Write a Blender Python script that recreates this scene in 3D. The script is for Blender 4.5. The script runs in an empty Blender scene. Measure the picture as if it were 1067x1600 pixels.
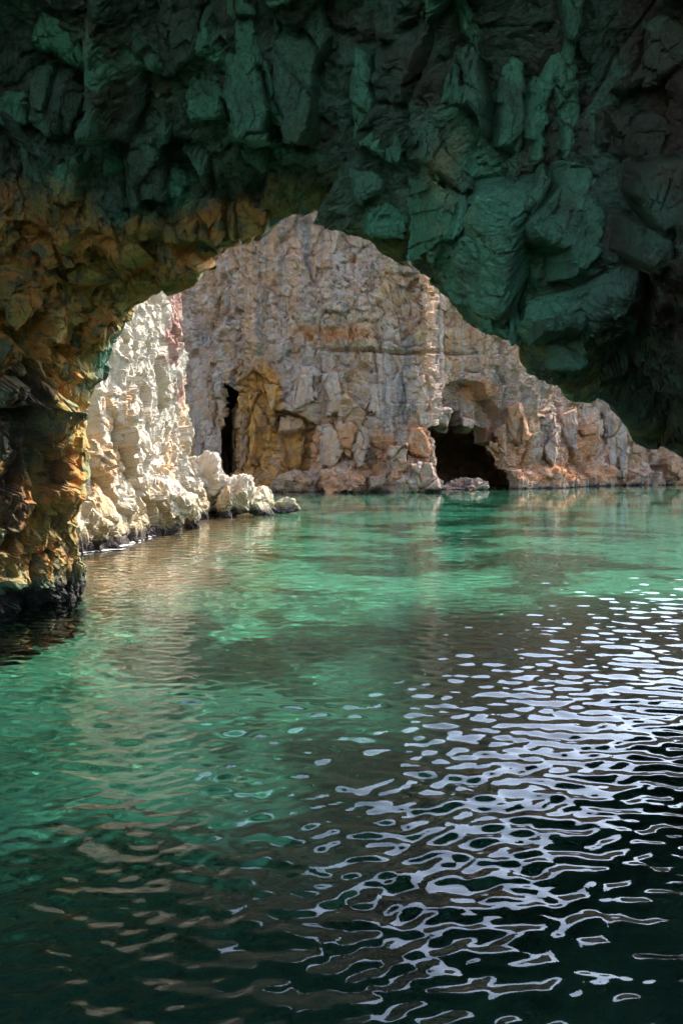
import bpy, bmesh, math, random
import numpy as np
from mathutils import Vector

scene = bpy.context.scene
COL = scene.collection
F, HX, HY, CH = 1500.0, 533.5, 730.0, 2.5      # focal length in photo pixels, principal column, horizon row, eye height

# ------------------------------------------------------------------ camera
cam = bpy.data.cameras.new('camera')
cam.sensor_fit = 'VERTICAL'; cam.sensor_height = 36.0; cam.sensor_width = 24.0
cam.lens = 36.0 * F / 1600.0
cam.shift_y = -70.0 / 1600.0
cam.clip_start = 0.05; cam.clip_end = 2000.0
camo = bpy.data.objects.new('camera', cam); COL.objects.link(camo)
camo.location = (0, 0, CH); camo.rotation_euler = (math.radians(90), 0, 0)
scene.camera = camo

# ------------------------------------------------------------------ sky and sun
SUN_AZ, SUN_EL = math.radians(48), math.radians(46)
world = bpy.data.worlds.new('World'); scene.world = world; world.use_nodes = True
wn = world.node_tree.nodes; wl = world.node_tree.links
bg = wn['Background']; bg.inputs['Strength'].default_value = 0.132
sky = wn.new('ShaderNodeTexSky'); sky.sky_type = 'NISHITA'; sky.sun_disc = False
sky.sun_elevation = SUN_EL; sky.sun_rotation = SUN_AZ
sky.air_density = 1.0; sky.dust_density = 1.8; sky.ozone_density = 1.0
wl.new(sky.outputs[0], bg.inputs['Color'])
sd = Vector((math.sin(SUN_AZ) * math.cos(SUN_EL), math.cos(SUN_AZ) * math.cos(SUN_EL), math.sin(SUN_EL)))
sun = bpy.data.lights.new('sun', 'SUN'); sun.energy = 2.3; sun.angle = math.radians(0.53); sun.color = (1.0, 0.93, 0.82)
suno = bpy.data.objects.new('sun', sun); COL.objects.link(suno)
suno.rotation_euler = sd.to_track_quat('Z', 'Y').to_euler(); suno.location = (20, 30, 60)
try: sun.cycles.is_caustics_light = True
except Exception as e: print('caustics light', e)

vs = scene.view_settings
vs.view_transform = 'Standard'; vs.look = 'None'; vs.gamma = 1.0; vs.exposure = 2.35; vs.use_curve_mapping = False
cy = scene.cycles
cy.use_denoising = True
try: cy.denoiser = 'OPENIMAGEDENOISE'
except Exception: pass
cy.use_adaptive_sampling = True; cy.adaptive_threshold = 0.03; cy.adaptive_min_samples = 12
cy.max_bounces = 9; cy.diffuse_bounces = 4; cy.glossy_bounces = 4; cy.transmission_bounces = 8; cy.transparent_max_bounces = 8
cy.caustics_reflective = False; cy.caustics_refractive = True
cy.sample_clamp_indirect = 4.0; cy.blur_glossy = 0.5

# ------------------------------------------------------------------ noise in numpy
def _h(ix, iy, iz, seed):
    h = (ix * np.uint32(374761393) + iy * np.uint32(668265263) + iz * np.uint32(2246822519) + np.uint32((seed * 3266489917) & 0xffffffff))
    h = (h ^ (h >> np.uint32(15))) * np.uint32(2246822519)
    h = (h ^ (h >> np.uint32(13))) * np.uint32(3266489917)
    return h ^ (h >> np.uint32(16))
def _r(h, k):
    h = (h + np.uint32((k * 2654435761) & 0xffffffff)); h = (h ^ (h >> np.uint32(16))) * np.uint32(2246822519); h = h ^ (h >> np.uint32(13))
    return (h & np.uint32(0xffffff)).astype(np.float32) / np.float32(0xffffff)
def vnoise(p, seed=0):
    f = np.floor(p); t = (p - f).astype(np.float32); i = f.astype(np.int64).astype(np.uint32)
    u = t * t * t * (t * (t * 6 - 15) + 10)
    out = np.zeros(len(p), np.float32)
    for dx in (0, 1):
        wx = u[:, 0] if dx else 1 - u[:, 0]
        for dy in (0, 1):
            wy = u[:, 1] if dy else 1 - u[:, 1]
            for dz in (0, 1):
                wz = u[:, 2] if dz else 1 - u[:, 2]
                out += wx * wy * wz * _r(_h(i[:, 0] + np.uint32(dx), i[:, 1] + np.uint32(dy), i[:, 2] + np.uint32(dz), seed), 1)
    return out * 2 - 1
def fbm(p, octv=4, seed=0, gain=0.5, lac=2.03, ridge=False):
    a, s, out = 1.0, 0.0, np.zeros(len(p), np.float32)
    q = np.array(p, np.float64)
    for o in range(octv):
        n = vnoise(q, seed + o * 17)
        if ridge: n = 1 - 2 * np.abs(n)
        out += a * n; s += a; a *= gain; q = q * lac + 13.7
    return out / s
def worley(p, seed=0, jit=0.85):
    b = np.floor(p); bi = b.astype(np.int64).astype(np.uint32)
    n = len(p); f1 = np.full(n, 1e9, np.float32); f2 = np.full(n, 1e9, np.float32)
    idh = np.zeros(n, np.uint32); vec = np.zeros((n, 3), np.float32)
    for dx in (-1, 0, 1):
        for dy in (-1, 0, 1):
            for dz in (-1, 0, 1):
                h = _h(bi[:, 0] + np.uint32(dx & 0xffffffff), bi[:, 1] + np.uint32(dy & 0xffffffff), bi[:, 2] + np.uint32(dz & 0xffffffff), seed)
                v = np.empty((n, 3), np.float32)
                for k, d in enumerate((dx, dy, dz)):
                    v[:, k] = (p[:, k] - (b[:, k] + d + 0.5)) - (_r(h, k + 2) - 0.5) * jit
                dd = (v * v).sum(1); m = dd < f1
                f2 = np.where(m, f1, np.minimum(f2, dd)); f1 = np.where(m, dd, f1); idh = np.where(m, h, idh); vec[m] = v[m]
    return np.sqrt(f1), np.sqrt(f2), idh, vec
ROT = np.array([[.885, -.31, .348], [.396, .895, -.207], [-.247, .321, .914]])
ROT = np.linalg.qr(ROT)[0]
def blocks(p, seed=0, tilt=0.6, crack=0.35, cw=0.09):
    crack, cw = crack * .45, cw * .5
    """fractured rock: every cell is a tilted plane of its own height, with an open joint round it"""
    f1, f2, h, v = worley(p @ ROT, seed)
    d = (_r(h, 11) - 0.5) * 1.2
    for k in range(3): d += v[:, k] * (_r(h, 12 + k) - 0.5) * 2 * tilt
    d -= crack * np.exp(-((f2 - f1) / cw) ** 2)
    return d
def sstep(a, b, x):
    t = np.clip((x - a) / (b - a), 0, 1); return t * t * (3 - 2 * t)
def proj(P): return HX + F * P[:, 0] / np.maximum(P[:, 1], .1), HY - F * (P[:, 2] - CH) / np.maximum(P[:, 1], .1)
def W(px, py, D): return np.array(((px - HX) / F * D, D, CH + (HY - py) / F * D))
def in_poly(px, py, poly, soft=0):
    inside = np.zeros(len(px), bool); n = len(poly)
    for i in range(n):
        x1, y1 = poly[i]; x2, y2 = poly[(i + 1) % n]
        c = ((y1 > py) != (y2 > py)) & (px < (x2 - x1) * (py - y1) / ((y2 - y1) if y2 != y1 else 1e-9) + x1)
        inside ^= c
    return inside

def soften(d, shp):
    g = d.reshape(shp).copy()
    g[1:-1] = (g[:-2] + 2 * g[1:-1] + g[2:]) / 4; g[:, 1:-1] = (g[:, :-2] + 2 * g[:, 1:-1] + g[:, 2:]) / 4
    return g.ravel()

# ------------------------------------------------------------------ mesh helpers
def grid_normals(G):
    du = np.gradient(G, axis=0); dv = np.gradient(G, axis=1)
    n = np.cross(du, dv); return n / (np.linalg.norm(n, axis=2, keepdims=True) + 1e-9)
def grid_mesh(name, G, flip=False, smooth=True, sharp=None, cut=None):
    a, b = G.shape[:2]
    me = bpy.data.meshes.new(name)
    idx = np.arange(a * b, dtype=np.int32).reshape(a, b)
    q = np.stack([idx[:-1, :-1], idx[1:, :-1], idx[1:, 1:], idx[:-1, 1:]], -1).reshape(-1, 4)
    if cut is not None: q = q[~cut.ravel()[q].all(1)]
    if flip: q = q[:, ::-1]
    nq = len(q)
    me.vertices.add(a * b); me.vertices.foreach_set('co', np.ascontiguousarray(G, np.float32).ravel())
    me.loops.add(nq * 4); me.loops.foreach_set('vertex_index', np.ascontiguousarray(q, np.int32).ravel())
    me.polygons.add(nq); me.polygons.foreach_set('loop_start', np.arange(0, nq * 4, 4, dtype=np.int32))
    me.polygons.foreach_set('loop_total', np.full(nq, 4, np.int32))
    me.polygons.foreach_set('use_smooth', np.full(nq, smooth, bool))
    me.update(calc_edges=True)
    if sharp: me.set_sharp_from_angle(angle=math.radians(sharp))
    return me
def attr(me, name, vals):
    at = me.attributes.new(name, 'FLOAT', 'POINT'); at.data.foreach_set('value', np.ascontiguousarray(vals, np.float32).ravel())
def link(name, me, mat, parent=None, kind=None, label=None, cat=None, group=None):
    o = bpy.data.objects.new(name, me); COL.objects.link(o)
    if mat: me.materials.clear(); me.materials.append(mat)
    if parent is not None: o.parent = parent
    if kind: o['kind'] = kind
    if label: o['label'] = label
    if cat: o['category'] = cat
    if group: o['group'] = group
    return o
def resample(ctrl, n, weight=None):
    """ctrl (k,m) polyline -> n points evenly spread along its length"""
    ctrl = np.array(ctrl, float)
    seg = np.linalg.norm(np.diff(ctrl[:, :2], axis=0), axis=1)
    if weight is not None: seg = seg * np.array(weight)
    t = np.concatenate([[0], np.cumsum(seg)]); t /= t[-1]
    u = np.linspace(0, 1, n)
    return np.stack([np.interp(u, t, ctrl[:, k]) for k in range(ctrl.shape[1])], 1), t

# ------------------------------------------------------------------ materials
class NT:
    def __init__(s, name):
        s.m = bpy.data.materials.new(name); s.m.use_nodes = True
        s.n = s.m.node_tree.nodes; s.l = s.m.node_tree.links
        s.n.clear(); s.out = s.n.new('ShaderNodeOutputMaterial')
        s.tc = s.n.new('ShaderNodeNewGeometry').outputs['Position']
    def set(s, sock, v):
        if isinstance(v, bpy.types.NodeSocket): s.l.new(v, sock)
        elif isinstance(v, (tuple, list)) and len(v) == 3 and sock.type == 'RGBA': sock.default_value = (*v, 1)
        else: sock.default_value = v
    def mapping(s, scale, rot=(0, 0, 0)):
        n = s.n.new('ShaderNodeMapping'); s.l.new(s.tc, n.inputs['Vector']); n.inputs['Scale'].default_value = scale; n.inputs['Rotation'].default_value = rot
        return n.outputs[0]
    def noise(s, scale, detail=6, rough=0.6, vec=None, dist=0.0):
        detail = min(detail, 5)
        n = s.n.new('ShaderNodeTexNoise'); s.l.new(vec or s.tc, n.inputs['Vector'])
        n.inputs['Scale'].default_value = scale; n.inputs['Detail'].default_value = detail; n.inputs['Roughness'].default_value = rough; n.inputs['Distortion'].default_value = dist
        return n.outputs['Fac']
    def voro(s, scale, vec=None, feature='F1', out='Distance', rnd=1.0):
        n = s.n.new('ShaderNodeTexVoronoi'); n.feature = feature; s.l.new(vec or s.tc, n.inputs['Vector']); n.inputs['Scale'].default_value = scale
        n.inputs['Randomness'].default_value = rnd
        return n.outputs[out]
    def ramp(s, f, a, b, lo=0.0, hi=1.0):
        n = s.n.new('ShaderNodeMapRange'); n.interpolation_type = 'SMOOTHSTEP'; s.l.new(f, n.inputs[0])
        n.inputs[1].default_value = a; n.inputs[2].default_value = b; n.inputs[3].default_value = lo; n.inputs[4].default_value = hi
        return n.outputs[0]
    def mix(s, f, a, b, mode='MIX'):
        n = s.n.new('ShaderNodeMix'); n.data_type = 'RGBA'; n.blend_type = mode
        s.set(n.inputs[0], f); s.set(n.inputs[6], a); s.set(n.inputs[7], b)
        return n.outputs[2]
    def math(s, op, a, b=0.0):
        n = s.n.new('ShaderNodeMath'); n.operation = op; s.set(n.inputs[0], a); s.set(n.inputs[1], b); return n.outputs[0]
    def attr(s, name):
        n = s.n.new('ShaderNodeAttribute'); n.attribute_name = name; return n.outputs['Fac']
    def z(s):
        n = s.n.new('ShaderNodeSeparateXYZ'); s.l.new(s.tc, n.inputs[0]); return n.outputs[2]
    def bump(s, h, dist, strength=1.0, normal=None):
        n = s.n.new('ShaderNodeBump'); s.l.new(h, n.inputs['Height']); n.inputs['Distance'].default_value = dist; n.inputs['Strength'].default_value = strength
        if normal: s.l.new(normal, n.inputs['Normal'])
        return n.outputs[0]
    def principled(s, col, rough=0.9, normal=None, spec=0.3):
        n = s.n.new('ShaderNodeBsdfPrincipled'); s.set(n.inputs['Base Color'], col); s.set(n.inputs['Roughness'], rough)
        n.inputs['Specular IOR Level'].default_value = spec
        if normal: s.l.new(normal, n.inputs['Normal'])
        s.l.new(n.outputs[0], s.out.inputs['Surface']); return s.m

def mat_far():
    t = NT('far_cliff_rock')
    v = t.mapping((1, 1, 0.45))
    c = t.mix(t.ramp(t.noise(0.16, 6, .6, v), .40, .62), (.455, .305, .225), (.51, .285, .155))
    c = t.mix(t.ramp(t.noise(0.33, 8, .65, v), .52, .66), c, (.48, .28, .15))
    c = t.mix(t.math('MULTIPLY', t.ramp(t.noise(0.8, 8, .7), .5, .64), .7), c, (.55, .435, .345))
    st = t.mapping((1.6, 1.6, .09))
    c = t.mix(t.math('MULTIPLY', t.ramp(t.noise(0.55, 7, .6, st), .5, .64), .8), c, (.245, .20, .175))
    c = t.mix(t.math('MULTIPLY', t.ramp(t.noise(0.9, 7, .6, t.mapping((1.5, 1.5, .11), (0, 0, 1))), .54, .66), .7), c, (.47, .40, .35))
    rust = t.math('MULTIPLY', t.attr('rust'), t.ramp(t.noise(0.9, 6, .65), .3, .6))
    c = t.mix(rust, c, (.50, .21, .085))
    c = t.mix(t.math('MULTIPLY', t.attr('ochre'), t.ramp(t.noise(0.7, 6, .65), .2, .45)), c, t.mix(t.ramp(t.noise(.9, 5, .6), .42, .6), (.56, .25, .055), (.30, .145, .055)))
    c = t.mix(t.math('MULTIPLY', t.ramp(t.noise(4, 8, .75), .55, .70), .6), c, (.16, .125, .10))
    wet = t.ramp(t.math('ADD', t.z(), t.math('MULTIPLY', t.noise(.5, 5), 1.8)), .85, 1.25, 1, 0)
    c = t.mix(wet, c, (.06, .045, .04))
    b = t.bump(t.noise(2.6, 10, .75), .5, .9)
    b = t.bump(t.voro(1.3, t.mapping((1, 1, .7)), 'DISTANCE_TO_EDGE'), .25, .5, b)
    return t.principled(c, .92, b, .2)
def mat_sunlit():
    t = NT('sunlit_cliff_rock')
    v = t.mapping((1, 1, .35))
    c = t.mix(t.ramp(t.noise(.8, 7, .65, v), .38, .62), (.585, .515, .42), (.50, .43, .335))
    c = t.mix(t.math('MULTIPLY', t.ramp(t.noise(1.1, 6, .6, v), .55, .68), .8), c, (.55, .36, .20))
    c = t.mix(t.math('MULTIPLY', t.ramp(t.noise(3, 8, .7), .52, .66), .6), c, (.44, .40, .35))
    c = t.mix(t.math('MULTIPLY', t.attr('rust'), t.ramp(t.noise(2.2, 5, .7), .38, .52)), c, (.56, .36, .20))
    c = t.mix(t.math('MULTIPLY', t.attr('red'), t.ramp(t.noise(1.4, 5, .6), .3, .45)), c, (.36, .20, .155))
    low = t.ramp(t.math('ADD', t.z(), t.math('MULTIPLY', t.noise(.9, 5), 2.0)), 1.4, 3.2, 1, 0)
    c = t.mix(t.math('MULTIPLY', low, .8), c, (.40, .32, .18))
    wet = t.ramp(t.math('ADD', t.z(), t.math('MULTIPLY', t.noise(1.6, 4), .8)), .62, .98, 1, 0)
    c = t.mix(wet, c, (.07, .055, .05))
    b = t.bump(t.noise(4.5, 10, .75), .22, .8)
    return t.principled(c, .9, b, .25)
def mat_cave():
    t = NT('cave_rock_surface')
    c = t.mix(t.ramp(t.noise(.55, 7, .62), .4, .6), (.14, .27, .185), (.085, .15, .10))
    c = t.mix(t.math('MULTIPLY', t.ramp(t.noise(.9, 7, .65), .5, .62), .85), c, (.11, .10, .07))
    c = t.mix(t.math('MULTIPLY', t.ramp(t.noise(2.6, 8, .7), .5, .66), .6), c, (.17, .26, .19))
    c = t.mix(t.math('MULTIPLY', t.attr('green_lit'), t.ramp(t.noise(1.3, 5, .65), .32, .56, .25, 1.0)), c, t.mix(t.noise(2.2, 5, .7), (.10, .40, .215), (.215, .56, .35)))  # green water light on outstanding slabs and blocks put into the colour
    c = t.mix(t.math('MULTIPLY', t.ramp(t.noise(22, 5, .8), .5, .62), .45), c, (.10, .115, .08))
    oc = t.mix(t.ramp(t.noise(1.7, 6, .6), .42, .58), (.70, .31, .075), (.52, .37, .10))
    oc = t.mix(t.ramp(t.noise(3.1, 6, .6), .5, .62), oc, (.27, .24, .12))
    c = t.mix(t.attr('ochre'), c, oc)
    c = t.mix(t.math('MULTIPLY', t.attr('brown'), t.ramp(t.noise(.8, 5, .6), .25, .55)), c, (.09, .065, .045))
    c = t.mix(t.math('MULTIPLY', t.attr('lichen'), t.ramp(t.noise(3.0, 6, .6), .35, .6)), c, (.30, .29, .07))
    c = t.mix(t.math('MULTIPLY', t.ramp(t.noise(14, 6, .7), .52, .7), .5), c, (.07, .06, .045))
    wet = t.ramp(t.math('ADD', t.z(), t.math('MULTIPLY', t.noise(2.2, 4), .6)), .5, .85, 1, 0)
    c = t.mix(wet, c, (.03, .03, .03))
    b = t.bump(t.noise(9, 10, .8), .11, 1.0)
    b = t.bump(t.voro(5.5, None, 'DISTANCE_TO_EDGE'), .04, .35, b)
    return t.principled(c, .85, b, .3)
def mat_seabed():
    t = NT('seabed_sand_weed_and_shade')
    c = t.mix(t.ramp(t.noise(.22, 5, .6, None, .6), .47, .56), (.215, .425, .31), (.055, .10, .065))
    c = t.mix(t.ramp(t.noise(1.1, 6, .65), .52, .66), c, (.09, .21, .13))
    c = t.mix(t.math('MULTIPLY', t.attr('cave_shade'), 1.0), c, (.028, .048, .034))  # shade of the cave over the near bed, put into the colour
    c = t.mix(t.attr('shallow'), c, t.mix(t.ramp(t.noise(1.3, 6, .6), .42, .6), (.78, .22, .14), (.36, .15, .09)))
    return t.principled(c, .95, t.bump(t.noise(3, 8, .7), .2, .8), .1)
def mat_water():
    t = NT('sea_water')
    fr = t.n.new('ShaderNodeFresnel'); fr.inputs['IOR'].default_value = 1.34
    gl = t.n.new('ShaderNodeBsdfGlossy'); gl.inputs['Roughness'].default_value = 0.0; gl.inputs['Color'].default_value = (1, 1, 1, 1)
    rf = t.n.new('ShaderNodeBsdfRefraction'); rf.inputs['IOR'].default_value = 1.33; rf.inputs['Roughness'].default_value = 0.0
    rf.inputs['Color'].default_value = (.55, .85, .76, 1)
    mx = t.n.new('ShaderNodeMixShader'); t.l.new(fr.outputs[0], mx.inputs[0]); t.l.new(rf.outputs[0], mx.inputs[1]); t.l.new(gl.outputs[0], mx.inputs[2])
    t.l.new(mx.outputs[0], t.out.inputs['Surface']); return t.m
def mat_foam():
    t = NT('sea_foam'); return t.principled((.55, .56, .55), .8, t.bump(t.noise(20, 4), .02), .3)
M_FAR, M_SUN, M_CAVE, M_BED, M_WATER, M_FOAM = mat_far(), mat_sunlit(), mat_cave(), mat_seabed(), mat_water(), mat_foam()

# ------------------------------------------------------------------ the cave: lip of the arch (photo column, row, metres away) and the ring just outside the frame
LIP = [(128,1250,18.75),(128,930,18.75),(129,870,18.5),(118,832,18.3),(134,785,18.2),(141,700,18),(135,640,18),(165,590,17.8),(180,540,17.6),(213,483,17.3),(270,459,17),
 (308,440,16.8),(318,410,16.5),(350,385,16.2),(400,377,16),(425,347,15.6),(455,333,15.3),(520,336,15),(545,358,14.8),(600,387,14.5),(640,412,14.3),(670,450,14.1),(700,465,14),
 (722,510,13.8),(755,527,13.7),(800,541,13.6),(815,590,13.6),(855,607,13.7),(920,627,14.3),(960,647,15),(990,686,15.8),(1040,704,16.8),(1088,728,17.4),(1120,760,17.8),
 (1140,790,18),(1135,812,18),(1135,850,18),(1140,880,18),(1140,915,18),(1140,940,18),(1140,1300,18)]
RIM = [(-200,1400,13),(-200,1010,13.4),(-200,930,13.2),(-200,860,13),(-200,790,12.8),(-200,680,12.5),(-200,590,12.3),(-200,510,12),(-200,420,12),(-200,320,12),(-200,220,12),
 (-200,110,11.8),(-200,0,11.5),(-180,-130,11.2),(0,-150,11.2),(150,-150,11.2),(280,-150,11.2),(420,-150,11),(520,-150,10.8),(620,-150,10.5),(720,-150,10.2),(820,-150,10),(900,-150,9.8),
 (980,-150,9.5),(1060,-150,9.2),(1140,-150,9),(1220,-130,8.6),(1240,-20,8.4),(1250,100,8.2),(1260,220,8),(1270,340,7.8),(1280,450,7.6),(1290,560,7.5),(1300,660,7.4),
 (1310,740,7.3),(1320,820,7.2),(1330,890,7.1),(1340,970,7),(1380,1100,6.9),(1400,1280,6.8),(1420,1800,6.7)]
def cave_ochre(P, px, py):
    wob = fbm(P * .9, 4, 61)
    och = np.exp(-(((px - 215) / 175) ** 2 + ((py - 405) / 100) ** 2)) * 1.5 + np.exp(-(((px - 365) / 70) ** 2 + ((py - 340) / 38) ** 2)) * 1.3 + np.exp(-(((px - 60) / 90) ** 2 + ((py - 800) / 120) ** 2)) * 1.2 + .95 * np.exp(-(((px - 40) / 120) ** 2 + ((py - 500) / 190) ** 2)) + .8 * np.exp(-(((px - 120) / 50) ** 2 + ((py - 640) / 200) ** 2))
    return sstep(.3, 1.15, och + wob * .95 + .5 * fbm(P * 3.1, 3, 67) * np.minimum(och * 2, 1))
def build_cave():
    NS, NV = 840, 330
    lip, t = resample(LIP, NS)
    # parameter shared with the rim: spread by the mean of both lengths
    u = np.linspace(0, 1, NS)
    rim = np.stack([np.interp(u, t, np.array(RIM, float)[:, k]) for k in range(3)], 1)
    def w(a): return np.stack([(a[:, 0] - HX) / F * a[:, 2], a[:, 2], CH + (HY - a[:, 1]) / F * a[:, 2]], 1)
    L3, R3 = w(lip), w(rim)
    # visible inner face
    tt = np.linspace(0, 1, NV)
    inner = []
    for k in tt:
        a = lip * (1 - k) + rim * k
        e = k ** 0.8
        a[:, 2] = lip[:, 2] * (1 - e) + rim[:, 2] * e
        inner.append(w(a))
    # outside of the arch: rises from the lip, leaning a little outward
    rad = L3 - np.array([-.5, 0, 0.5]); rad[:, 1] = 0; rad /= np.linalg.norm(rad, axis=1, keepdims=True)
    rad[:, 2] = np.maximum(rad[:, 2], -0.05)
    outer = []
    for r, y in ((16, 5.0), (10, 3.6), (6, 2.6), (3.6, 2.0), (2.2, 1.6), (1.4, 1.35), (.9, 1.1), (.55, .85), (.33, .62), (.18, .42), (.08, .22)):
        outer.append(L3 + rad * r + np.array([0, y * .8, 0]))
    # the unseen chamber round the camera, its back left open to let skylight in
    back = []
    for dy, sx, sz in ((-.5, 1.05, 1.03), (-1.2, 1.1, 1.07), (-2, 1.16, 1.12), (-3, 1.22, 1.17), (-4.2, 1.3, 1.22), (-5.6, 1.36, 1.26), (-7.4, 1.42, 1.28), (-9.5, 1.52, 1.36), (-10.8, 1.55, 1.38)):
        b = R3.copy(); b[:, 0] *= sx; b[:, 1] += dy; b[:, 2] = np.where(b[:, 2] > 0, b[:, 2] * sz, b[:, 2]); back.append(b)
    def dens(rows, m):
        rows = np.stack(rows, 0); x = np.arange(len(rows)); xi = np.linspace(0, len(rows) - 1, m)
        lo = np.clip(np.floor(xi).astype(int), 0, len(rows) - 2); f = (xi - lo)[:, None, None]
        return rows[lo] * (1 - f) + rows[lo + 1] * f
    G = np.concatenate([dens(outer, 50), np.stack(inner, 0), dens([inner[-1]] + back, 60)[1:]], 0)
    # soften the control polygon along both directions a little
    for _ in range(3):
        G[1:-1] = (G[:-2] + 2 * G[1:-1] + G[2:]) / 4
        G[:, 1:-1] = (G[:, :-2] + 2 * G[:, 1:-1] + G[:, 2:]) / 4
    N = grid_normals(G)
    if N[50 + NV // 2, NS // 2, 1] > 0: N = -N
    # smooth normals so that the displacement does not fold over itself
    for _ in range(12):
        N[1:-1] = (N[:-2] + N[1:-1] + N[2:]) / 3; N[:, 1:-1] = (N[:, :-2] + N[:, 1:-1] + N[:, 2:]) / 3
    N /= np.linalg.norm(N, axis=2, keepdims=True) + 1e-9
    P = G.reshape(-1, 3); n = N.reshape(-1, 3)
    px, py = proj(P)
    wp = np.stack([fbm(P * .7 + 31 * k, 3, 5 + k) for k in range(3)], 1) * .22
    q = P + wp
    ax = np.array([0.08, -0.62, 0.78]); ax /= np.linalg.norm(ax)
    al = q @ ax; b1 = np.array([1, 0, .1]); b1 -= ax * (b1 @ ax); b1 /= np.linalg.norm(b1); b2 = np.cross(ax, b1)
    slabq = np.stack([(q @ b1) / .95, al / 2.5, (q @ b2) / 1.6], 1)
    left = sstep(330, 180, px) * sstep(250, 420, py)      # the left wall is rubbly rather than slabbed
    s1 = blocks(slabq, 3, .8, .5, .10)
    s2 = blocks(q / np.array([.75, .9, .6]), 7, .7, .3, .1)
    d = fbm(P / 3.4, 3, 2) * .5 + .72 * s1 * (1 - .6 * left) + .26 * s2 * (.3 + .85 * left) + .22 * fbm(slabq * np.array([1.6, .8, 1.2]), 4, 12, .5, 2.03, True) * (1 - .7 * left)
    d += .11 * blocks((q + wp * .3) / .30, 9, 1.1, .5, .12) * (.6 + .7 * left) + .04 * blocks(q / .13, 10, 1.1, .4, .12)
    d += .045 * fbm(P * np.array([3, 3, 5]), 4, 21, .55) + .02 * fbm(P * 11, 3, 22, .6)
    # bedding ledges along the edge of the arch
    row = np.repeat(np.arange(G.shape[0]), NS)
    near = np.exp(-((row - 50) / 45.0) ** 2)
    d += near * (.07 * (np.abs(((P[:, 2] * 2.2 + P[:, 0] * .9 + fbm(P * 1.2, 3, 40) * .8) % 1) - .5) * 4 - 1))
    amp = np.where(row < 50, .55 + .45 * row / 50, 1.0) * np.where(row > 50 + NV, 1.4, 1.0)
    amp *= 1 - (.72 + .14 * sstep(860, 960, px)) * np.exp(-((row - 52) / 24.0) ** 2)
    P2 = P + n * (d * amp)[:, None]
    G2 = P2.reshape(G.shape)
    me = grid_mesh('cave_arch', G2, smooth=False)
    px, py = proj(P2)
    wob = fbm(P * .9, 4, 61)
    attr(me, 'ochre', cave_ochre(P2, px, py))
    attr(me, 'green_lit', .8 * sstep(-.02, .2, fbm(P / np.array([.9, .9, 1.6]), 4, 62) + .12 * np.sign(s1)) * sstep(960, 860, px))
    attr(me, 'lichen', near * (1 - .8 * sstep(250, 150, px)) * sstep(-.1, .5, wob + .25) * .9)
    attr(me, 'brown', sstep(.3, .9, sstep(880, 1060, px) * .9 + wob * .6 + 1.2 * np.exp(-(((px - 40) / 80) ** 2 + ((py - 660) / 110) ** 2)) + .45 * sstep(180, 100, px) * sstep(680, 760, py)))  # brown low on the left wall stands for shade, put into the colour
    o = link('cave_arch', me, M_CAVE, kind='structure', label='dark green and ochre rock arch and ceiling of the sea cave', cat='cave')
    return o, G2
CAVE, CG = build_cave()

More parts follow.
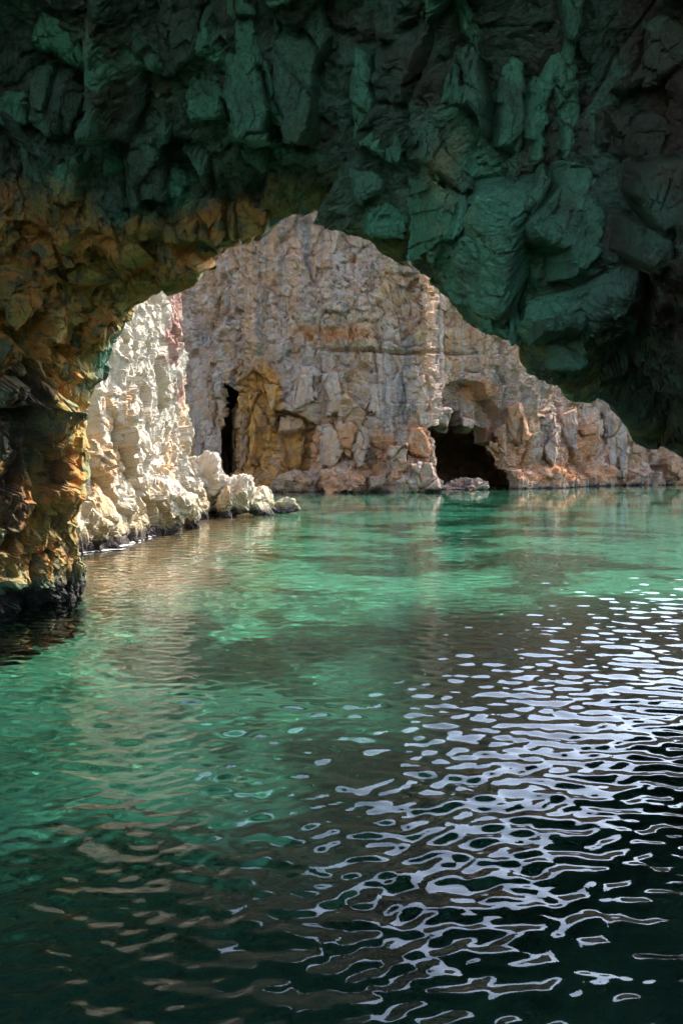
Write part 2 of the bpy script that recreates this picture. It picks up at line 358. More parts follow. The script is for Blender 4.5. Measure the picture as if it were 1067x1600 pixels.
# slabs and blocks of rock standing out of the roof and walls of the cave: outline (photo column, row), how far it stands out, tilt
SLABS = [
 ([(347,-12),(362,61),(350,81),(350,152),(362,216),(391,223),(418,221),(419,169),(409,128),(408,78),(399,20),(381,-12)], .30, (.05,.15)),
 ([(409,78),(413,128),(431,192),(440,202),(428,128),(421,101)], .14, (.3,0)),
 ([(428,-12),(428,61),(428,111),(433,162),(446,223),(465,226),(485,206),(492,115),(517,64),(505,-12)], .28, (-.12,.1)),
 ([(559,78),(546,135),(553,216),(600,250),(607,202),(591,155),(573,88)], .28, (-.25,.1)),
 ([(608,199),(627,199),(630,236),(623,260),(602,250),(607,216)], .16, (.1,-.1)),
 ([(542,255),(600,277),(600,297),(566,317),(549,310)], .2, (0,.2)),
 ([(573,324),(627,304),(630,337),(627,368),(573,364)], .16, (.1,-.2)),
 ([(367,226),(419,224),(419,263),(381,253)], .2, (0,-.1)),
 ([(441,229),(519,233),(519,256),(492,263),(445,256)], .18, (0,-.2)),
 ([(708,4),(720,56),(736,60),(746,40),(722,-8)], .24, (-.2,.3)),
 ([(760,40),(712,88),(726,116),(718,172),(736,172),(756,212),(760,160),(758,100)], .3, (-.3,.25)),
 ([(704,96),(722,104),(720,160),(692,160)], .18, (.1,.2)),
 ([(792,90),(774,120),(774,168),(778,224),(804,244),(818,224),(816,116),(816,92)], .3, (0,.15)),
 ([(816,240),(788,256),(792,300),(808,296),(818,260)], .22, (-.1,.2)),
 ([(864,76),(840,132),(828,168),(826,216),(822,260),(844,248),(846,176),(864,132),(870,84)], .22, (.15,.1)),
 ([(876,88),(868,132),(876,200),(876,256),(896,240),(904,168),(896,80),(916,-12),(868,-12),(880,60)], .26, (-.15,0)),
 ([(648,200),(648,248),(724,304),(736,288),(692,224),(676,180)], .24, (.05,.2)),
 ([(672,284),(728,316),(716,364),(672,396),(676,340)], .26, (.2,.1)),
 ([(848,256),(816,324),(832,340),(864,288)], .2, (-.2,.2)),
 ([(880,250),(860,300),(820,345),(832,372),(880,392),(889,434),(938,368),(930,300),(915,262)], .3, (.15,.1)),
 ([(801,392),(832,388),(828,427),(801,436)], .18, (-.3,0)),
 ([(845,501),(919,484),(906,519),(845,519)], .18, (0,.3)),
 ([(744,484),(793,488),(793,530),(753,515)], .18, (.1,-.2)),
 ([(797,501),(841,506),(836,538),(801,532)], .16, (-.2,-.1)),
 ([(858,536),(906,532),(915,571),(863,576)], .2, (.1,0)),
 ([(988,192),(1024,176),(1056,192),(1040,232),(1008,260),(988,240)], .2, (.2,0)),
 ([(1008,40),(1032,24),(1080,40),(1074,100),(1024,132),(980,148),(952,140),(1000,100)], .26, (-.2,.2)),
 ([(1000,272),(1085,240),(1085,352),(1032,360),(992,304)], .22, (0,.1)),
 ([(996,352),(1040,362),(1045,410),(1010,425),(992,400)], .2, (.2,-.1)),
 ([(928,172),(984,168),(972,240),(936,228)], .18, (.1,0)),
 ([(189,202),(236,199),(250,216),(256,256),(258,309),(209,312),(199,277),(189,236)], .42, (.1,-.25)),
 ([(260,260),(290,260),(297,277),(287,304),(260,308)], .24, (.2,-.2)),
 ([(54,105),(88,88),(91,135),(94,189),(81,216),(47,189)], .22, (-.1,.15)),
 ([(-6,145),(40,145),(42,192),(-6,199)], .2, (0,.05)),
 ([(98,125),(111,116),(135,135),(128,175),(105,206),(94,162)], .14, (.3,-.1)),
 ([(137,135),(148,128),(159,175),(145,216),(115,229),(135,182)], .2, (-.2,.1)),
 ([(61,20),(101,17),(128,54),(132,111),(94,86),(51,67)], .2, (.1,.1)),
 ([(216,51),(250,61),(253,111),(229,108),(202,74)], .18, (-.3,.2)),
 ([(253,-12),(324,-12),(304,84),(263,115),(250,74)], .2, (.3,0)),
 ([(304,111),(345,111),(348,189),(304,189),(287,152)], .2, (-.2,0)),
 ([(34,219),(81,250),(81,290),(47,280),(30,250)], .2, (.1,-.1)),
 ([(84,256),(125,243),(121,320),(81,314)], .22, (-.1,.1)),
 ([(165,216),(189,216),(189,250),(165,270)], .2, (-.3,.2)),
 ([(306,304),(339,304),(355,324),(351,361),(335,385),(308,373)], .36, (.05,.1)),
 ([(359,316),(391,308),(423,324),(415,361),(387,377),(359,369)], .34, (-.1,-.25)),
 ([(250,349),(306,347),(304,375),(258,379)], .26, (0,-.2)),
 ([(81,377),(105,349),(129,357),(97,397)], .22, (-.3,.1)),
 ([(65,397),(85,385),(93,413),(73,421)], .2, (.2,0)),
 ([(193,345),(250,324),(250,357),(202,373)], .24, (-.1,.2)),
 ([(149,373),(218,381),(234,397),(181,413)], .22, (.1,.25)),
 ([(105,429),(141,401),(165,437),(113,445)], .22, (-.25,.1)),
 ([(270,409),(302,389),(306,421),(274,429)], .2, (-.2,-.1)),
 ([(129,340),(181,349),(177,369),(133,361)], .2, (0,.3)),
 ([(12,449),(44,425),(64,474),(28,514),(8,506)], .26, (.2,-.1)),
 ([(73,482),(101,478),(93,538),(73,530)], .2, (.1,.1)),
]
def poly_sd(U, poly):
    d = np.full(len(U), 1e9); n = len(poly)
    for i in range(n):
        a, b = poly[i], poly[(i + 1) % n]; ab = b - a
        t = np.clip(((U - a) @ ab) / (ab @ ab + 1e-12), 0, 1)
        d = np.minimum(d, np.linalg.norm(U - a - t[:, None] * ab, axis=1))
    return np.where(in_poly(U[:, 0], U[:, 1], [tuple(p) for p in poly]), d, -d)
def stand_out(i, poly, t, n, V, vx, vy, k, mat, parent, names, paint, res=2600):
    """one piece of fractured rock: an outline on the rock face, its own plane, thickness, joints and chipped surface, rooted in the rock behind"""
    E = np.array((0, 0, CH)); pp = np.array(poly, float); c = pp.mean(0)
    w = pp[:, 0].max() - pp[:, 0].min(); h = pp[:, 1].max() - pp[:, 1].min()
    m = in_poly(vx, vy, poly)
    if m.sum() < 8: m = (vx - c[0]) ** 2 + (vy - c[1]) ** 2 < max(w, h) ** 2
    if m.sum() < 3: m = np.argsort((vx - c[0]) ** 2 + (vy - c[1]) ** 2)[:30]
    S = V[m]; n = np.array(n, float); n /= np.linalg.norm(n)
    hS = S @ n; o = S.mean(0) + n * (np.percentile(hS, 72) - hS.mean())
    up = np.array((0, 0, 1.0)); up -= n * (up @ n); up /= np.linalg.norm(up); sx = np.cross(up, n); sx = -sx if sx[0] < 0 else sx
    Q = []
    for x, y in pp:
        d = np.array(((x - HX) / F, 1.0, (HY - y) / F)); Q.append(E + d * (((o - E) @ n) / (d @ n)))
    Q = np.array(Q); P2 = np.stack([(Q - o) @ sx, (Q - o) @ up], 1)
    lo, hi = P2.min(0) - .09 * k, P2.max(0) + .09 * k; st = max(.02 * k, math.sqrt((hi - lo).prod() / res))
    us = np.arange(lo[0], hi[0] + st, st); vs_ = np.arange(lo[1], hi[1] + st, st)
    U = np.stack(np.meshgrid(us, vs_), -1); shp = U.shape[:2]; U = U.reshape(-1, 2)
    R = o + U[:, :1] * sx + U[:, 1:] * up; Rk = R / k
    sd_ = poly_sd(U, P2) / k + .025 * fbm(Rk * 3.5, 3, 500 + i) + .045 * blocks(Rk / .24, 501 + i, .9, 0, .1)
    hh = np.where(sd_ > 0, t * (.5 + .5 * np.clip(sd_ / .05, 0, 1)), np.maximum(t * .5 + sd_ * 14, -.75))
    rel = .17 * blocks(Rk / np.array([.6, .55, 1.0]) + i, 520, 1.1, .4, .08) + .02 * fbm(Rk / .5, 3, 530) + .04 * blocks(Rk / np.array([.17, .17, .26]), 521, 1.1, .4, .1) + .012 * fbm(Rk * 14, 3, 522)
    hh = hh + np.where(sd_ > -.03, rel, 0)
    X = R + n * (hh * k)[:, None]
    idx = np.arange(len(U)).reshape(shp); q = np.stack([idx[:-1, :-1], idx[:-1, 1:], idx[1:, 1:], idx[1:, :-1]], -1).reshape(-1, 4)
    q = q[(sd_[q] > -.085).any(1)]
    used = np.unique(q); mp = np.full(len(U), -1); mp[used] = np.arange(len(used)); q = mp[q]; X = X[used]
    base = X.mean(0); name = names[0] if h > 1.3 * w else names[1]
    me = bpy.data.meshes.new(name); me.from_pydata((X - base).tolist(), [], q.tolist()); me.update()
    for kk, v in paint(X).items(): attr(me, kk, v)
    ob = link(name, me, mat, parent=parent); ob.location = base
    return ob
def cave_slabs():
    V = CG[52:380].reshape(-1, 3); vx, vy = proj(V)
    for i, (poly, t, tilt) in enumerate(SLABS):
        c = np.array(poly, float).mean(0); steep = .5 if c[1] < 330 else .3
        n = (tilt[0] + (.12 if c[0] < 150 else 0) - (.15 if c[0] > 900 else 0), -1.0, -steep + tilt[1])
        def paint(X):
            px, py = proj(X); N = len(X); och = cave_ochre(X, px, py) * (0 if i == 30 else 1)
            return {'ochre': och, 'lichen': np.zeros(N), 'green_lit': np.full(N, .15 if i in (30, 34, 38) or c[0] > 940 else .65 + .35 * math.sin(i * 2.3)), 'brown': np.full(N, .75 if c[0] > 925 else (.3 if i in (34, 38) else 0.0))}
        stand_out(i, poly, t * .7, n, V, vx, vy, 1.0, M_CAVE, CAVE, ('rock_slab', 'rock_block'), paint)
cave_slabs()

# ------------------------------------------------------------------ the cliffs outside
def cliff(name, plan, n_u, n_z, top, zmin, shape, mat, lean, back=18.0, zpow=1.0, weight=None):
    pl, _ = resample(plan, n_u, weight)
    sm = pl.copy()
    for _ in range(25): sm[1:-1] = (sm[:-2] + sm[1:-1] * 2 + sm[2:]) / 4
    tg = np.gradient(sm, axis=0)[:, :2]; nrm = np.stack([tg[:, 1], -tg[:, 0]], 1); nrm /= np.linalg.norm(nrm, axis=1, keepdims=True)
    zt = top(pl)
    f = np.linspace(0, 1, n_z) ** zpow
    Z = zmin + (zt[None, :] - zmin) * f[:, None]
    X = pl[None, :, 0] - nrm[None, :, 0] * lean * Z; Y = pl[None, :, 1] - nrm[None, :, 1] * lean * Z
    G = np.stack([X, Y, Z], -1)
    ext = []
    for k in (.1, .3, .6, 1.0):
        e = G[-1].copy(); e[:, 0] -= nrm[:, 0] * back * k; e[:, 1] -= nrm[:, 1] * back * k; e[:, 2] += 2.5 * k; ext.append(e)
    if name == 'far_cliff': e = ext[-1].copy(); e[:, 2] = -6.0; ext.append(e)
    G = np.concatenate([G, np.stack(ext, 0)], 0)
    P = G.reshape(-1, 3); n3 = np.zeros_like(P)
    n3[:, 0] = np.tile(nrm[:, 0], len(G)); n3[:, 1] = np.tile(nrm[:, 1], len(G)); n3[:, 2] = .12
    d, off, attrs = shape(P)
    P2 = P + n3 * d[:, None] + off
    at = attrs(P2)
    me = grid_mesh(name, P2.reshape(G.shape), smooth=False, cut=at.pop('cut', None))
    for k, v in at.items(): attr(me, k, v)
    return me, P2.reshape(G.shape)

FARPLAN = [((px - HX) / F * D, D) for px, D in ((60, 116), (200, 110), (300, 105), (440, 100), (560, 98), (680, 98.2), (689, 99.5), (697, 107), (760, 110), (835, 114), (950, 133), (1067, 138), (1300, 146), (1700, 150))]
def far_shape(P):
    px, py = proj(P)
    wp = np.stack([fbm(P / 5 + 9 * k, 3, 70 + k) for k in range(3)], 1)
    q = P + wp * .7
    d = 2.0 * fbm(P / np.array([9, 9, 26]), 3, 50) + .55 * fbm(P / np.array([3.2, 3.2, 12]), 3, 51, ridge=True)
    rub = sstep(-.25, .35, fbm(P / 7, 3, 66)) * sstep(5, 12, P[:, 2]) * .8 + .2
    d += .85 * blocks(q / np.array([3.2, 4, 5.0]), 53, .6, .35, .1)
    d += (.34 + .3 * rub) * blocks((q + wp * .5) / np.array([1.5, 2, 1.7]), 54, .7, .45, .1)
    d += (.08 + .18 * rub) * blocks((q + wp * .2) / np.array([.62, .7, .55]), 55, .9, .5, .14) + (.05 + .12 * rub) * fbm(P * 1.9, 4, 56, .65)
    # bedding
    zz = P[:, 2] + fbm(P / 6, 3, 57) * 1.5 + P[:, 0] * .03
    d += .25 * ((zz / 3.1) % 1 - .5) * 2 + .10 * ((zz / .9) % 1 - .5) * 2
    d -= 1.0 * np.exp(-(((py - 548 - .02 * (px - 600)) / 3.0) ** 2)) * sstep(470, 520, px) * sstep(760, 715, px)
    wx = px + fbm(P / 2.2, 4, 58) * 14; wy = py + fbm(P / 2.2 + 50, 4, 59) * 12
    # the sea cave on the right
    mouth = [(680, 800), (682, 668), (700, 652), (708, 636), (722, 638), (728, 660), (764, 666), (768, 700), (782, 710), (794, 734), (798, 752), (794, 800)]
    m = in_poly(wx * .4 + px * .6, wy * .4 + py * .6, mouth).astype(np.float32)
    m2 = in_poly(wx, wy, [(700, 600), (735, 590), (790, 640), (806, 690), (690, 690), (690, 610)]).astype(np.float32)
    sill = sstep(755, 759, py) * sstep(695, 705, px)
    d -= m2 * 2.4 * (1 - m)
    # the tall niche on the left
    niche = in_poly(wx, wy, [(348, 800), (350, 640), (358, 605), (385, 570), (408, 585), (432, 610), (440, 650), (436, 800)]).astype(np.float32)
    slit = in_poly(wx * .4 + px * .6, wy * .4 + py * .6, [(346, 800), (348, 660), (358, 598), (372, 612), (368, 680), (365, 740), (368, 800)]).astype(np.float32)
    d -= niche * .9
    d -= 2.0 * in_poly(wx, wy, [(436, 640), (488, 655), (490, 735), (440, 740)]).astype(np.float32)
    # foot of the cliff steps forward
    d += 1.5 * sstep(2.6, .8, P[:, 2] + fbm(P / 2.5, 3, 63) * 1.3) * (1 - m)
    edge = np.exp(-((px - 693) / 7.0) ** 2) * (P[:, 1] > 98.4) * (P[:, 1] < 108.5)
    d = d * (1 - .8 * edge * (1 - m))
    def attrs(P2):
        px, py = proj(P2)
        w = fbm(P2 / 2.5, 4, 64); wxx = px + w * 16; wyy = py + fbm(P2 / 2.5 + 20, 4, 65) * 16
        r = np.zeros(len(px), np.float32)
        for cx, cy_, sx, sy in ((537, 682, 17, 26), (651, 688, 15, 26), (598, 702, 22, 22), (552, 752, 22, 10), (590, 740, 40, 16), (500, 690, 10, 40), (770, 690, 16, 60), (812, 700, 20, 50), (905, 700, 25, 40), (960, 705, 14, 30), (745, 610, 30, 20), (548, 410, 12, 6), (520, 520, 60, 12), (890, 740, 90, 14)):
            r = np.maximum(r, sstep(1.45, .7, np.sqrt(((wxx - cx) / sx) ** 2 + ((wyy - cy_) / sy) ** 2)))
        oc = np.zeros(len(px), np.float32)
        for cx, cy_, sx, sy in ((410, 620, 32, 55), (395, 690, 42, 80), (462, 700, 32, 50), (400, 750, 60, 25)):
            oc = np.maximum(oc, sstep(1.3, .7, np.sqrt(((wxx - cx) / sx) ** 2 + ((wyy - cy_) / sy) ** 2)))
        return {'rust': r, 'ochre': oc, 'cut': (m + slit) > .5}
    return d, np.zeros_like(P), attrs
def far_top(pl):
    px = HX + F * pl[:, 0] / pl[:, 1]
    return np.interp(px, [0, 300, 560, 690, 760, 1067, 1700], [64, 64, 54, 40, 35, 30, 24]) + 1.5 * np.sin(pl[:, 0] * .4) + np.sin(pl[:, 0] * 1.1 + 2)
me, FG = cliff('far_cliff', FARPLAN, 800, 400, far_top, -4.0, far_shape, M_FAR, .05, back=34.0, zpow=1.1, weight=[.15, .5, 1, 1, 1, 1, .4, 1, 1, 1, 1, .2, .1])
FAR = link('far_cliff', me, M_FAR, kind='structure', label='tall grey and rust stained cliff across the water with a small sea cave', cat='cliff')

def hollow(name, c, semi, ymin, seed, label):
    # the chamber behind an opening in the cliff, wider than its mouth
    bm = bmesh.new(); bmesh.ops.create_icosphere(bm, subdivisions=5, radius=1.0)
    me = bpy.data.meshes.new(name); bm.to_mesh(me); bm.free()
    co = np.empty(len(me.vertices) * 3, np.float32); me.vertices.foreach_get('co', co); co = co.reshape(-1, 3)
    p = co * np.array(semi) + np.array(c)
    p -= co * (.5 * fbm(p / 2.2, 3, seed) + .55 * blocks(p / 1.6, seed, .9, .4, .1) + .2 * blocks(p / .6, seed + 1, .9, .4, .1))[:, None]
    me.vertices.foreach_set('co', p.astype(np.float32).ravel())
    bm = bmesh.new(); bm.from_mesh(me); bmesh.ops.delete(bm, geom=[v for v in bm.verts if v.co.y < ymin(v.co)], context='VERTS'); bm.to_mesh(me); bm.free(); me.update()
    for k in ('rust', 'ochre'): attr(me, k, np.full(len(me.vertices), .25))
    o = link(name, me, M_FAR, parent=FAR); o['label'] = label
hollow('sea_cave', (15.2, 120.5, 3.5), (11, 12, 11), lambda v: 112.6 + .3 * (v.x - 14.5), 640, 'dark hollow of the small sea cave in the far cliff')
hollow('crevice', (-10.5, 110.5, 5), (7.5, 8, 17), lambda v: 104.2, 650, 'tall dark slit beside the ochre niche in the far cliff')
FAR_PIECES = [
 ([(497,666),(522,662),(534,690),(536,725),(520,735),(497,729)], .22, (.05,.05), 0, 0), ([(522,660),(548,658),(558,666),(552,690),(548,714),(532,706)], .12, (-.1,.1), 1, 0),
 ([(556,666),(575,664),(577,698),(569,725),(558,735),(552,710)], .2, (.12,0), 0, 0), ([(607,698),(634,696),(636,733),(626,743),(609,739)], .22, (0,.1), .25, 0),
 ([(642,670),(658,668),(674,706),(670,717),(638,706)], .12, (.1,.1), 1, 0), ([(636,725),(674,721),(688,764),(638,766)], .2, (0,.1), .2, 0),
 ([(540,737),(571,749),(571,766),(504,765),(500,737)], .25, (0,.3), .7, 0), ([(575,745),(603,741),(605,766),(573,766)], .22, (.1,.2), .2, 0),
 ([(437,652),(481,654),(477,674),(453,682),(435,678)], .35, (0,.2), 0, .6), ([(433,682),(477,678),(473,733),(437,733)], .2, (.1,0), 0, 1),
 ([(370,576),(398,572),(402,595),(372,599)], .4, (0,.1), 0, .8), ([(414,603),(437,603),(437,627),(426,647),(418,627)], .35, (-.1,0), 0, 1),
 ([(374,640),(388,623),(388,725),(374,737)], .15, (.2,0), 0, .7), ([(390,615),(414,615),(422,678),(414,725),(394,725)], .2, (-.2,0), 0, 1),
 ([(680,640),(704,640),(699,668),(684,664)], .25, (0,0), 0, 0), ([(720,652),(740,656),(738,670),(718,668)], .3, (0,0), .2, 0),
 ([(772,672),(788,664),(790,708),(776,706)], .25, (-.2,0), .7, 0), ([(792,636),(812,628),(828,680),(812,700),(792,672)], .25, (-.2,-.1), .8, 0),
 ([(836,664),(864,640),(872,692),(864,732),(840,700)], .28, (-.1,0), .2, 0), ([(868,652),(900,636),(900,712),(880,700)], .25, (0,.1), 0, 0),
 ([(904,672),(936,664),(938,696),(916,720)], .2, (.1,0), .9, 0), ([(940,644),(980,660),(980,744),(948,752)], .25, (-.1,.1), 0, 0),
 ([(984,680),(1004,678),(1004,708),(984,708)], .2, (.1,0), 0, 0), ([(1042,716),(1058,712),(1060,752),(1040,752)], .25, (0,0), .5, 0),
 ([(578,600),(604,596),(612,640),(590,655),(576,640)], .09, (.1,.1), 0, 0), ([(640,590),(662,584),(668,640),(650,650),(636,630)], .09, (-.1,0), 0, 0),
 ([(455,590),(490,585),(494,630),(462,640)], .09, (0,.1), 0, 0), ([(505,585),(540,580),(546,640),(512,648)], .09, (.15,0), 0, 0),
 ([(300,560),(330,555),(336,700),(306,720)], .09, (.2,0), 0, 0)]
def far_pieces():
    V = FG.reshape(-1, 3)[::2]; vx, vy = proj(V); kp = (vy > 300) & (vy < 790) & (vx > 250) & (vx < 1100); V, vx, vy = V[kp], vx[kp], vy[kp]
    for i, (poly, t, tilt, ru, oc) in enumerate(FAR_PIECES):
        def paint(X): return {'rust': np.full(len(X), ru), 'ochre': np.full(len(X), oc)}
        stand_out(700 + i, poly, t * .6, (tilt[0], -1.0, tilt[1]), V, vx, vy, 5.0, M_FAR, FAR, ('rock_slab', 'rock_block'), paint, 1800)
far_pieces()

SUNPLAN = [(-20, 20), (-12.5, 22.5), (-8.6, 27.5), (-7.9, 30), (-7.7, 36), (-7.35, 42), (-7.2, 46.5), (-8.2, 49.5), (-14, 54), (-30, 62)]
def sun_shape(P):
    px, py = proj(P)
    wp = np.stack([fbm(P / 1.8 + 9 * k, 3, 170 + k) for k in range(3)], 1)
    q = P + wp * .6
    d = .6 * fbm(P / np.array([3, 3, 9]), 3, 150) + .2 * fbm(P / np.array([1.2, 1.2, 5]), 3, 151, ridge=True)
    d += .5 * blocks(q / np.array([1.6, 1.7, 5.5]), 153, 1.0, .3, .1)
    d += .22 * blocks((q + wp * .2) / np.array([.55, .55, 1.6]), 154, .9, .3, .12)
    d += .13 * blocks(q / np.array([.22, .22, .42]), 155, .9, .3, .12) + .07 * fbm(P * np.array([4, 4, 2.5]), 4, 156, .6)
    d += .8 * sstep(3.2, .3, P[:, 2] + fbm(P / 1.3, 3, 160) * .8)
    d -= .05 * np.maximum(P[:, 2] - 8, 0)
    def attrs(P2):
        px, py = proj(P2)
        wxx = px + fbm(P2 / 1.0, 4, 164) * 10; wyy = py + fbm(P2 / 1.0 + 20, 4, 165) * 14
        def spots(lst): 
            r = np.zeros(len(px), np.float32)
            for cx, cy_, sx, sy in lst: r = np.maximum(r, sstep(1.3, .7, np.sqrt(((wxx - cx) / sx) ** 2 + ((wyy - cy_) / sy) ** 2)))
            return r
        return {'rust': spots([(160, 760, 16, 70), (180, 720, 14, 30), (148, 690, 10, 45), (203, 640, 7, 30), (262, 720, 8, 35), (290, 650, 8, 60), (172, 640, 8, 30)]),
                'red': spots([(285, 470, 20, 30), (272, 520, 14, 32), (270, 560, 10, 12), (280, 610, 8, 20)])}
    return d, np.zeros_like(P), attrs
me, SG = cliff('sunlit_cliff', SUNPLAN, 520, 320, lambda pl: 15.5 + 1.2 * np.sin(pl[:, 1] * .7), -3.0, sun_shape, M_SUN, .06, zpow=1.1, weight=[.1, .4, 1, 1, 1, 1, 1, .4, .1])
SUNLIT = link('sunlit_cliff', me, M_SUN, kind='structure', label='sunlit cream white cliff with orange patches just beyond the cave', cat='cliff')

HEADPLAN = [(9.5, 15), (8.6, 18.5), (9.6, 22), (13, 26), (22, 28), (45, 29)]
def head_shape(P):
    q = P + np.stack([fbm(P / 2 + 9 * k, 3, 270 + k) for k in range(3)], 1) * .4
    d = .5 * fbm(P / 3, 3, 250) + .5 * blocks(q / np.array([1.5, 1.6, 2.4]), 253, .7, .3, .1) + .15 * blocks(q / .6, 254, .8, .3, .1) - .3
    return d, np.zeros_like(P), lambda P2: {'ochre': np.zeros(len(P2)), 'lichen': np.zeros(len(P2)), 'brown': np.full(len(P2), .4)}
HEADPLAN = HEADPLAN[::-1]
me, HG = cliff('headland', [(x, y) for x, y in HEADPLAN], 160, 80, lambda pl: 9.5 + np.sin(pl[:, 1]), -5.0, head_shape, M_CAVE, .05)
link('headland', me, M_CAVE, kind='structure', label='dark rock headland beside the cave mouth', cat='cliff')

# ------------------------------------------------------------------ loose boulders
def boulder_mesh(name, size, seed, subdiv=5, planes=13, rough=.13):
    rng = np.random.RandomState(seed)
    bm = bmesh.new(); bmesh.ops.create_icosphere(bm, subdivisions=subdiv, radius=1.0)
    me = bpy.data.meshes.new(name); bm.to_mesh(me); bm.free()
    n = len(me.vertices); co = np.empty(n * 3, np.float32); me.vertices.foreach_get('co', co); co = co.reshape(-1, 3)
    nr = rng.normal(size=(planes, 3)); nr /= np.linalg.norm(nr, axis=1, keepdims=True); dd = rng.uniform(.6, 1.0, planes)
    c = np.maximum(co @ nr.T, 1e-3); r = np.min(dd[None, :] / c, axis=1); r = np.minimum(r, 1.25)
    p = co * r[:, None] * np.array(size)
    s = max(size)
    p += co * (rough * s * (.3 * fbm(p / s * 2.6 + seed, 4, seed) + 1.3 * blocks(p / s * 2.2 + seed * 3.3, seed, .9, .35, .1) + .6 * blocks(p / s * 5.5, seed + 9, .9, .35, .1) + .3 * fbm(p / s * 11, 3, seed + 5)))[:, None]
    me.vertices.foreach_set('co', p.astype(np.float32).ravel())
    me.update()
    return me
def boulder(px0, px1, py0, py1, D, seed, mat, label, group=None, depth=.9, rz=0.0):
    c = W((px0 + px1) / 2, (py0 + py1) / 2, D); w = (px1 - px0) / F * D / 2; h = (py1 - py0) / F * D / 2
    me = boulder_mesh('boulder', (w * 1.08, w * depth * 1.1, h * 1.12), seed, 5 if w * F / D > 25 else 4)
    for k in ('rust', 'ochre', 'red'):
        v = {14: ('rust', 1.2), 63: ('rust', 1.2), 76: ('rust', .9), 71: ('ochre', .5)}.get(seed, ('', 0))
        attr(me, k, np.full(len(me.vertices), v[1] if v[0] == k else 0.0))
    o = link('boulder', me, mat, label=label, cat='boulder', group=group)
    o.location = c; o.rotation_euler[2] = rz
    return o
G1 = 'boulders below the sunlit cliff'
for a in ((298, 350, 722, 812, 49.5, 3, 'tall stepped pale boulder leaning on the foot of the sunlit cliff'),
          (338, 404, 745, 812, 49, 8, 'large slanting cream boulder in the middle of the rocks off the sunlit cliff'),
          (342, 364, 768, 812, 47.5, 14, 'upright orange brown slab wedged before the large cream boulder'),
          (376, 424, 764, 808, 50, 21, 'low cream boulder near the seaward end of the rocks'),
          (406, 427, 763, 788, 52, 27, 'small round boulder perched near the seaward end of the rocks'),
          (415, 460, 782, 806, 52, 33, 'flat low rock awash at the seaward tip of the rocks'),
          (212, 298, 762, 852, 36.5, 41, 'big rounded yellowish boulder at the foot of the sunlit cliff'),
          (288, 314, 796, 836, 39, 46, 'small block standing in the water beside the big rounded boulder'),
          (168, 196, 806, 860, 31.5, 52, 'small yellow boulder half buried at the near foot of the sunlit cliff'),
          (122, 150, 800, 872, 28.5, 58, 'pale wedge of rock beside the dark cave wall'),
          (240, 262, 738, 780, 39, 63, 'orange ledge block resting above the big rounded boulder')):
    boulder(*a[:6], M_SUN, a[6], G1)
G2 = 'boulders at the foot of the far cliff'
for a in ((428, 484, 738, 776, 97, 71, 'wide rounded brown boulder below the ochre niche of the far cliff'),
          (500, 572, 736, 776, 95.5, 76, 'long low orange boulder at the foot of the far cliff'),
          (700, 764, 754, 778, 108.5, 86, 'low ledge of rock lying across the mouth of the far sea cave'),
          (612, 650, 742, 776, 96, 81, 'low block at the foot of the far cliff near the sea cave')):
    boulder(*a[:6], M_FAR, a[6], G2)

# ------------------------------------------------------------------ seabed and water
def build_seabed():
    xs = np.linspace(-60, 90, 220); ys = np.concatenate([np.linspace(-16, 60, 180), np.linspace(61, 160, 60)])
    X, Y = np.meshgrid(xs, ys); P = np.stack([X, Y, np.zeros_like(X)], -1).reshape(-1, 3)
    z = -3.6 + .8 * fbm(P / 6, 4, 200) + .35 * fbm(P / 1.6, 4, 201) - .8 * sstep(40, 90, P[:, 1])
    sh = sstep(-1.0, -5.5, P[:, 0] + 1.5 * fbm(P / 4, 3, 202)) * sstep(18, 22, P[:, 1]) * sstep(62, 50, P[:, 1])
    z = z * (1 - sh) + (-.55 + .4 * fbm(P / 1.5, 3, 203)) * sh
    z -= 2.0 * sstep(9, 2, P[:, 1] + .5 * P[:, 0])
    P[:, 2] = z
    me = grid_mesh('seabed', P.reshape(X.shape + (3,)), flip=True, smooth=True)
    attr(me, 'shallow', sh); attr(me, 'cave_shade', sstep(-.35, .5, 1.25 * sstep(10.0, 7.6, P[:, 1] - P[:, 0] * .1) + sstep(-1.5, 3, P[:, 0]) * sstep(26, 18, P[:, 1]) - .35 + fbm(P / 3, 4, 207) * .5))
    o = link('seabed', me, M_BED, kind='structure', label='sandy seabed with dark seagrass, painted-in cave shade and reddish shallow rock below clear water', cat='seabed')
    try: o.is_caustics_receiver = True
    except Exception: pass
    try: o.cycles.is_caustics_receiver = True
    except Exception as e: print('recv', e)
    return o
build_seabed()
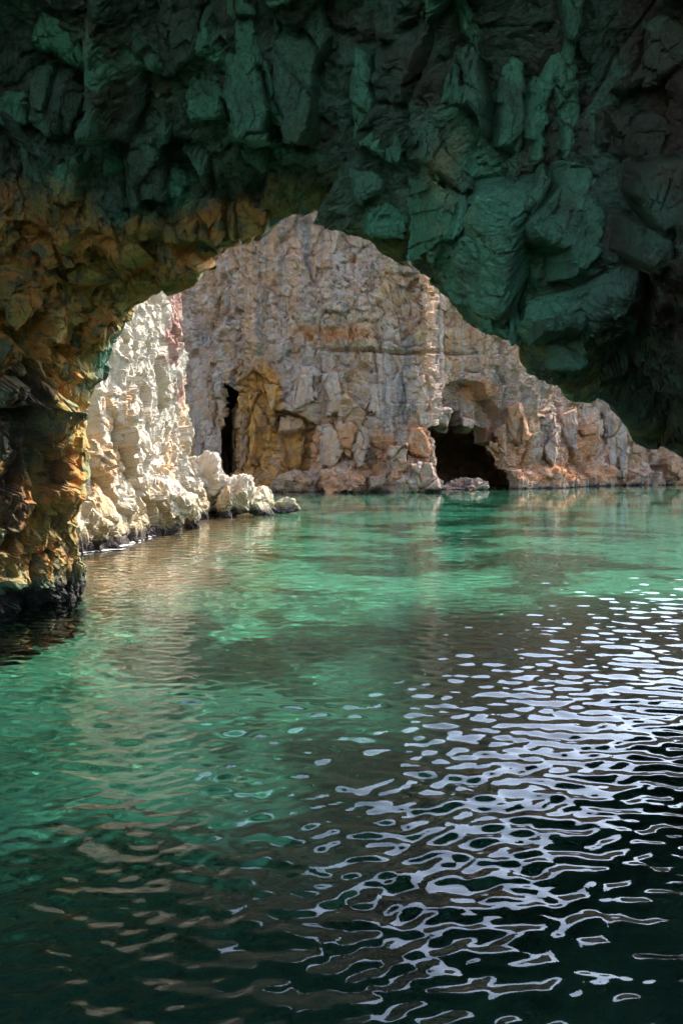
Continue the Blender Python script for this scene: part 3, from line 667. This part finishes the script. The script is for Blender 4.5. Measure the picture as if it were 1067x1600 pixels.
def build_water():
    ys = [-16.0]
    while ys[-1] < 160: ys.append(ys[-1] + (.35 if ys[-1] < 1.8 else max(.018, .0050 * ys[-1])))
    ys = np.array(ys); nx = 520
    # denser where it is near, in both directions
    u = np.linspace(-1, 1, nx); u = .42 * u + .58 * u ** 3
    half = 7.5 + .72 * np.maximum(ys, 0)
    X = u[None, :] * half[:, None] + .05 * ys[:, None]; Y = np.repeat(ys[:, None], nx, 1)
    sp = np.where(ys < 1.8, .35, np.maximum(.018, .0050 * np.abs(ys))); sp = np.maximum(sp, .84 * half / nx)
    rng = np.random.RandomState(11)
    Z = np.zeros_like(X)
    P = np.stack([X / 2.2, Y / 2.2, np.zeros_like(X)], -1).reshape(-1, 3)
    wx = .35 * vnoise(P, 301).reshape(X.shape); wy = .35 * vnoise(P + 77, 302).reshape(X.shape)
    gust = .75 + .45 * fbm(P * .35, 3, 303).reshape(X.shape)
    for k in range(80):
        lam = .07 * (38.0 ** (k / 79.0)); th = math.radians(-90 + 8 + rng.normal(0, 34))
        kx, ky = math.cos(th) * 2 * math.pi / lam, math.sin(th) * 2 * math.pi / lam
        a = .0082 * lam * rng.uniform(.6, 1.3) * math.exp(-(math.log(lam / .19) / 1.05) ** 2)
        far = 1.0 if lam < .7 else .45 + 1.6 * sstep(14, 40, ys)[:, None]
        att = np.clip(lam / (2.6 * sp) - .65, 0, 1)[:, None]
        ph = kx * (X + wx * min(1, lam)) + ky * (Y + wy * min(1, lam)) + rng.uniform(0, 6.28)
        Z += a * att * far * np.sin(ph)
    Z *= gust
    me = grid_mesh('water', np.stack([X, Y, Z], -1), flip=True, smooth=True)
    print('water quads', len(me.polygons))
    o = link('water', me, M_WATER, kind='structure', label='clear green rippled sea water filling the cave and the cove', cat='sea')
    try: o.cycles.is_caustics_caster = True
    except Exception as e: print('cast', e)
    try: o.is_caustics_caster = True
    except Exception: pass
build_water()
def build_foam():
    # a broken ribbon of foam where the swell washes the foot of the sunlit cliff
    row = int(np.argmin(np.abs(SG[:, SG.shape[1] // 2, 2]))); foot = SG[row]
    foot = foot[(foot[:, 1] > 27) & (foot[:, 1] < 47)]; foot = foot[np.argsort(foot[:, 1])]
    y = np.linspace(27.5, 46.5, 700); x = np.interp(y, foot[:, 1], np.maximum.accumulate(foot[:, 0]) * .0 + foot[:, 0])
    Q = np.stack([y, np.zeros_like(y), np.zeros_like(y)], 1)
    w = np.maximum(0, .05 + .16 * fbm(Q * .9, 4, 91, .65)); x = x + .04 * fbm(Q * 5, 2, 92)
    G = np.stack([np.stack([x - .12 + (w + .12) * t, y, np.full_like(y, .018) + .03 * math.sin(t * 3.1)], 1) for t in (0, .35, .7, 1.0)], 0)
    me = grid_mesh('foam', G)
    link('foam', me, M_FOAM, kind='stuff', label='broken white line of foam along the foot of the sunlit cliff', cat='foam')
build_foam()
print('tris', sum(len(o.data.loops) - 2 * len(o.data.polygons) for o in bpy.data.objects if o.type == 'MESH'))
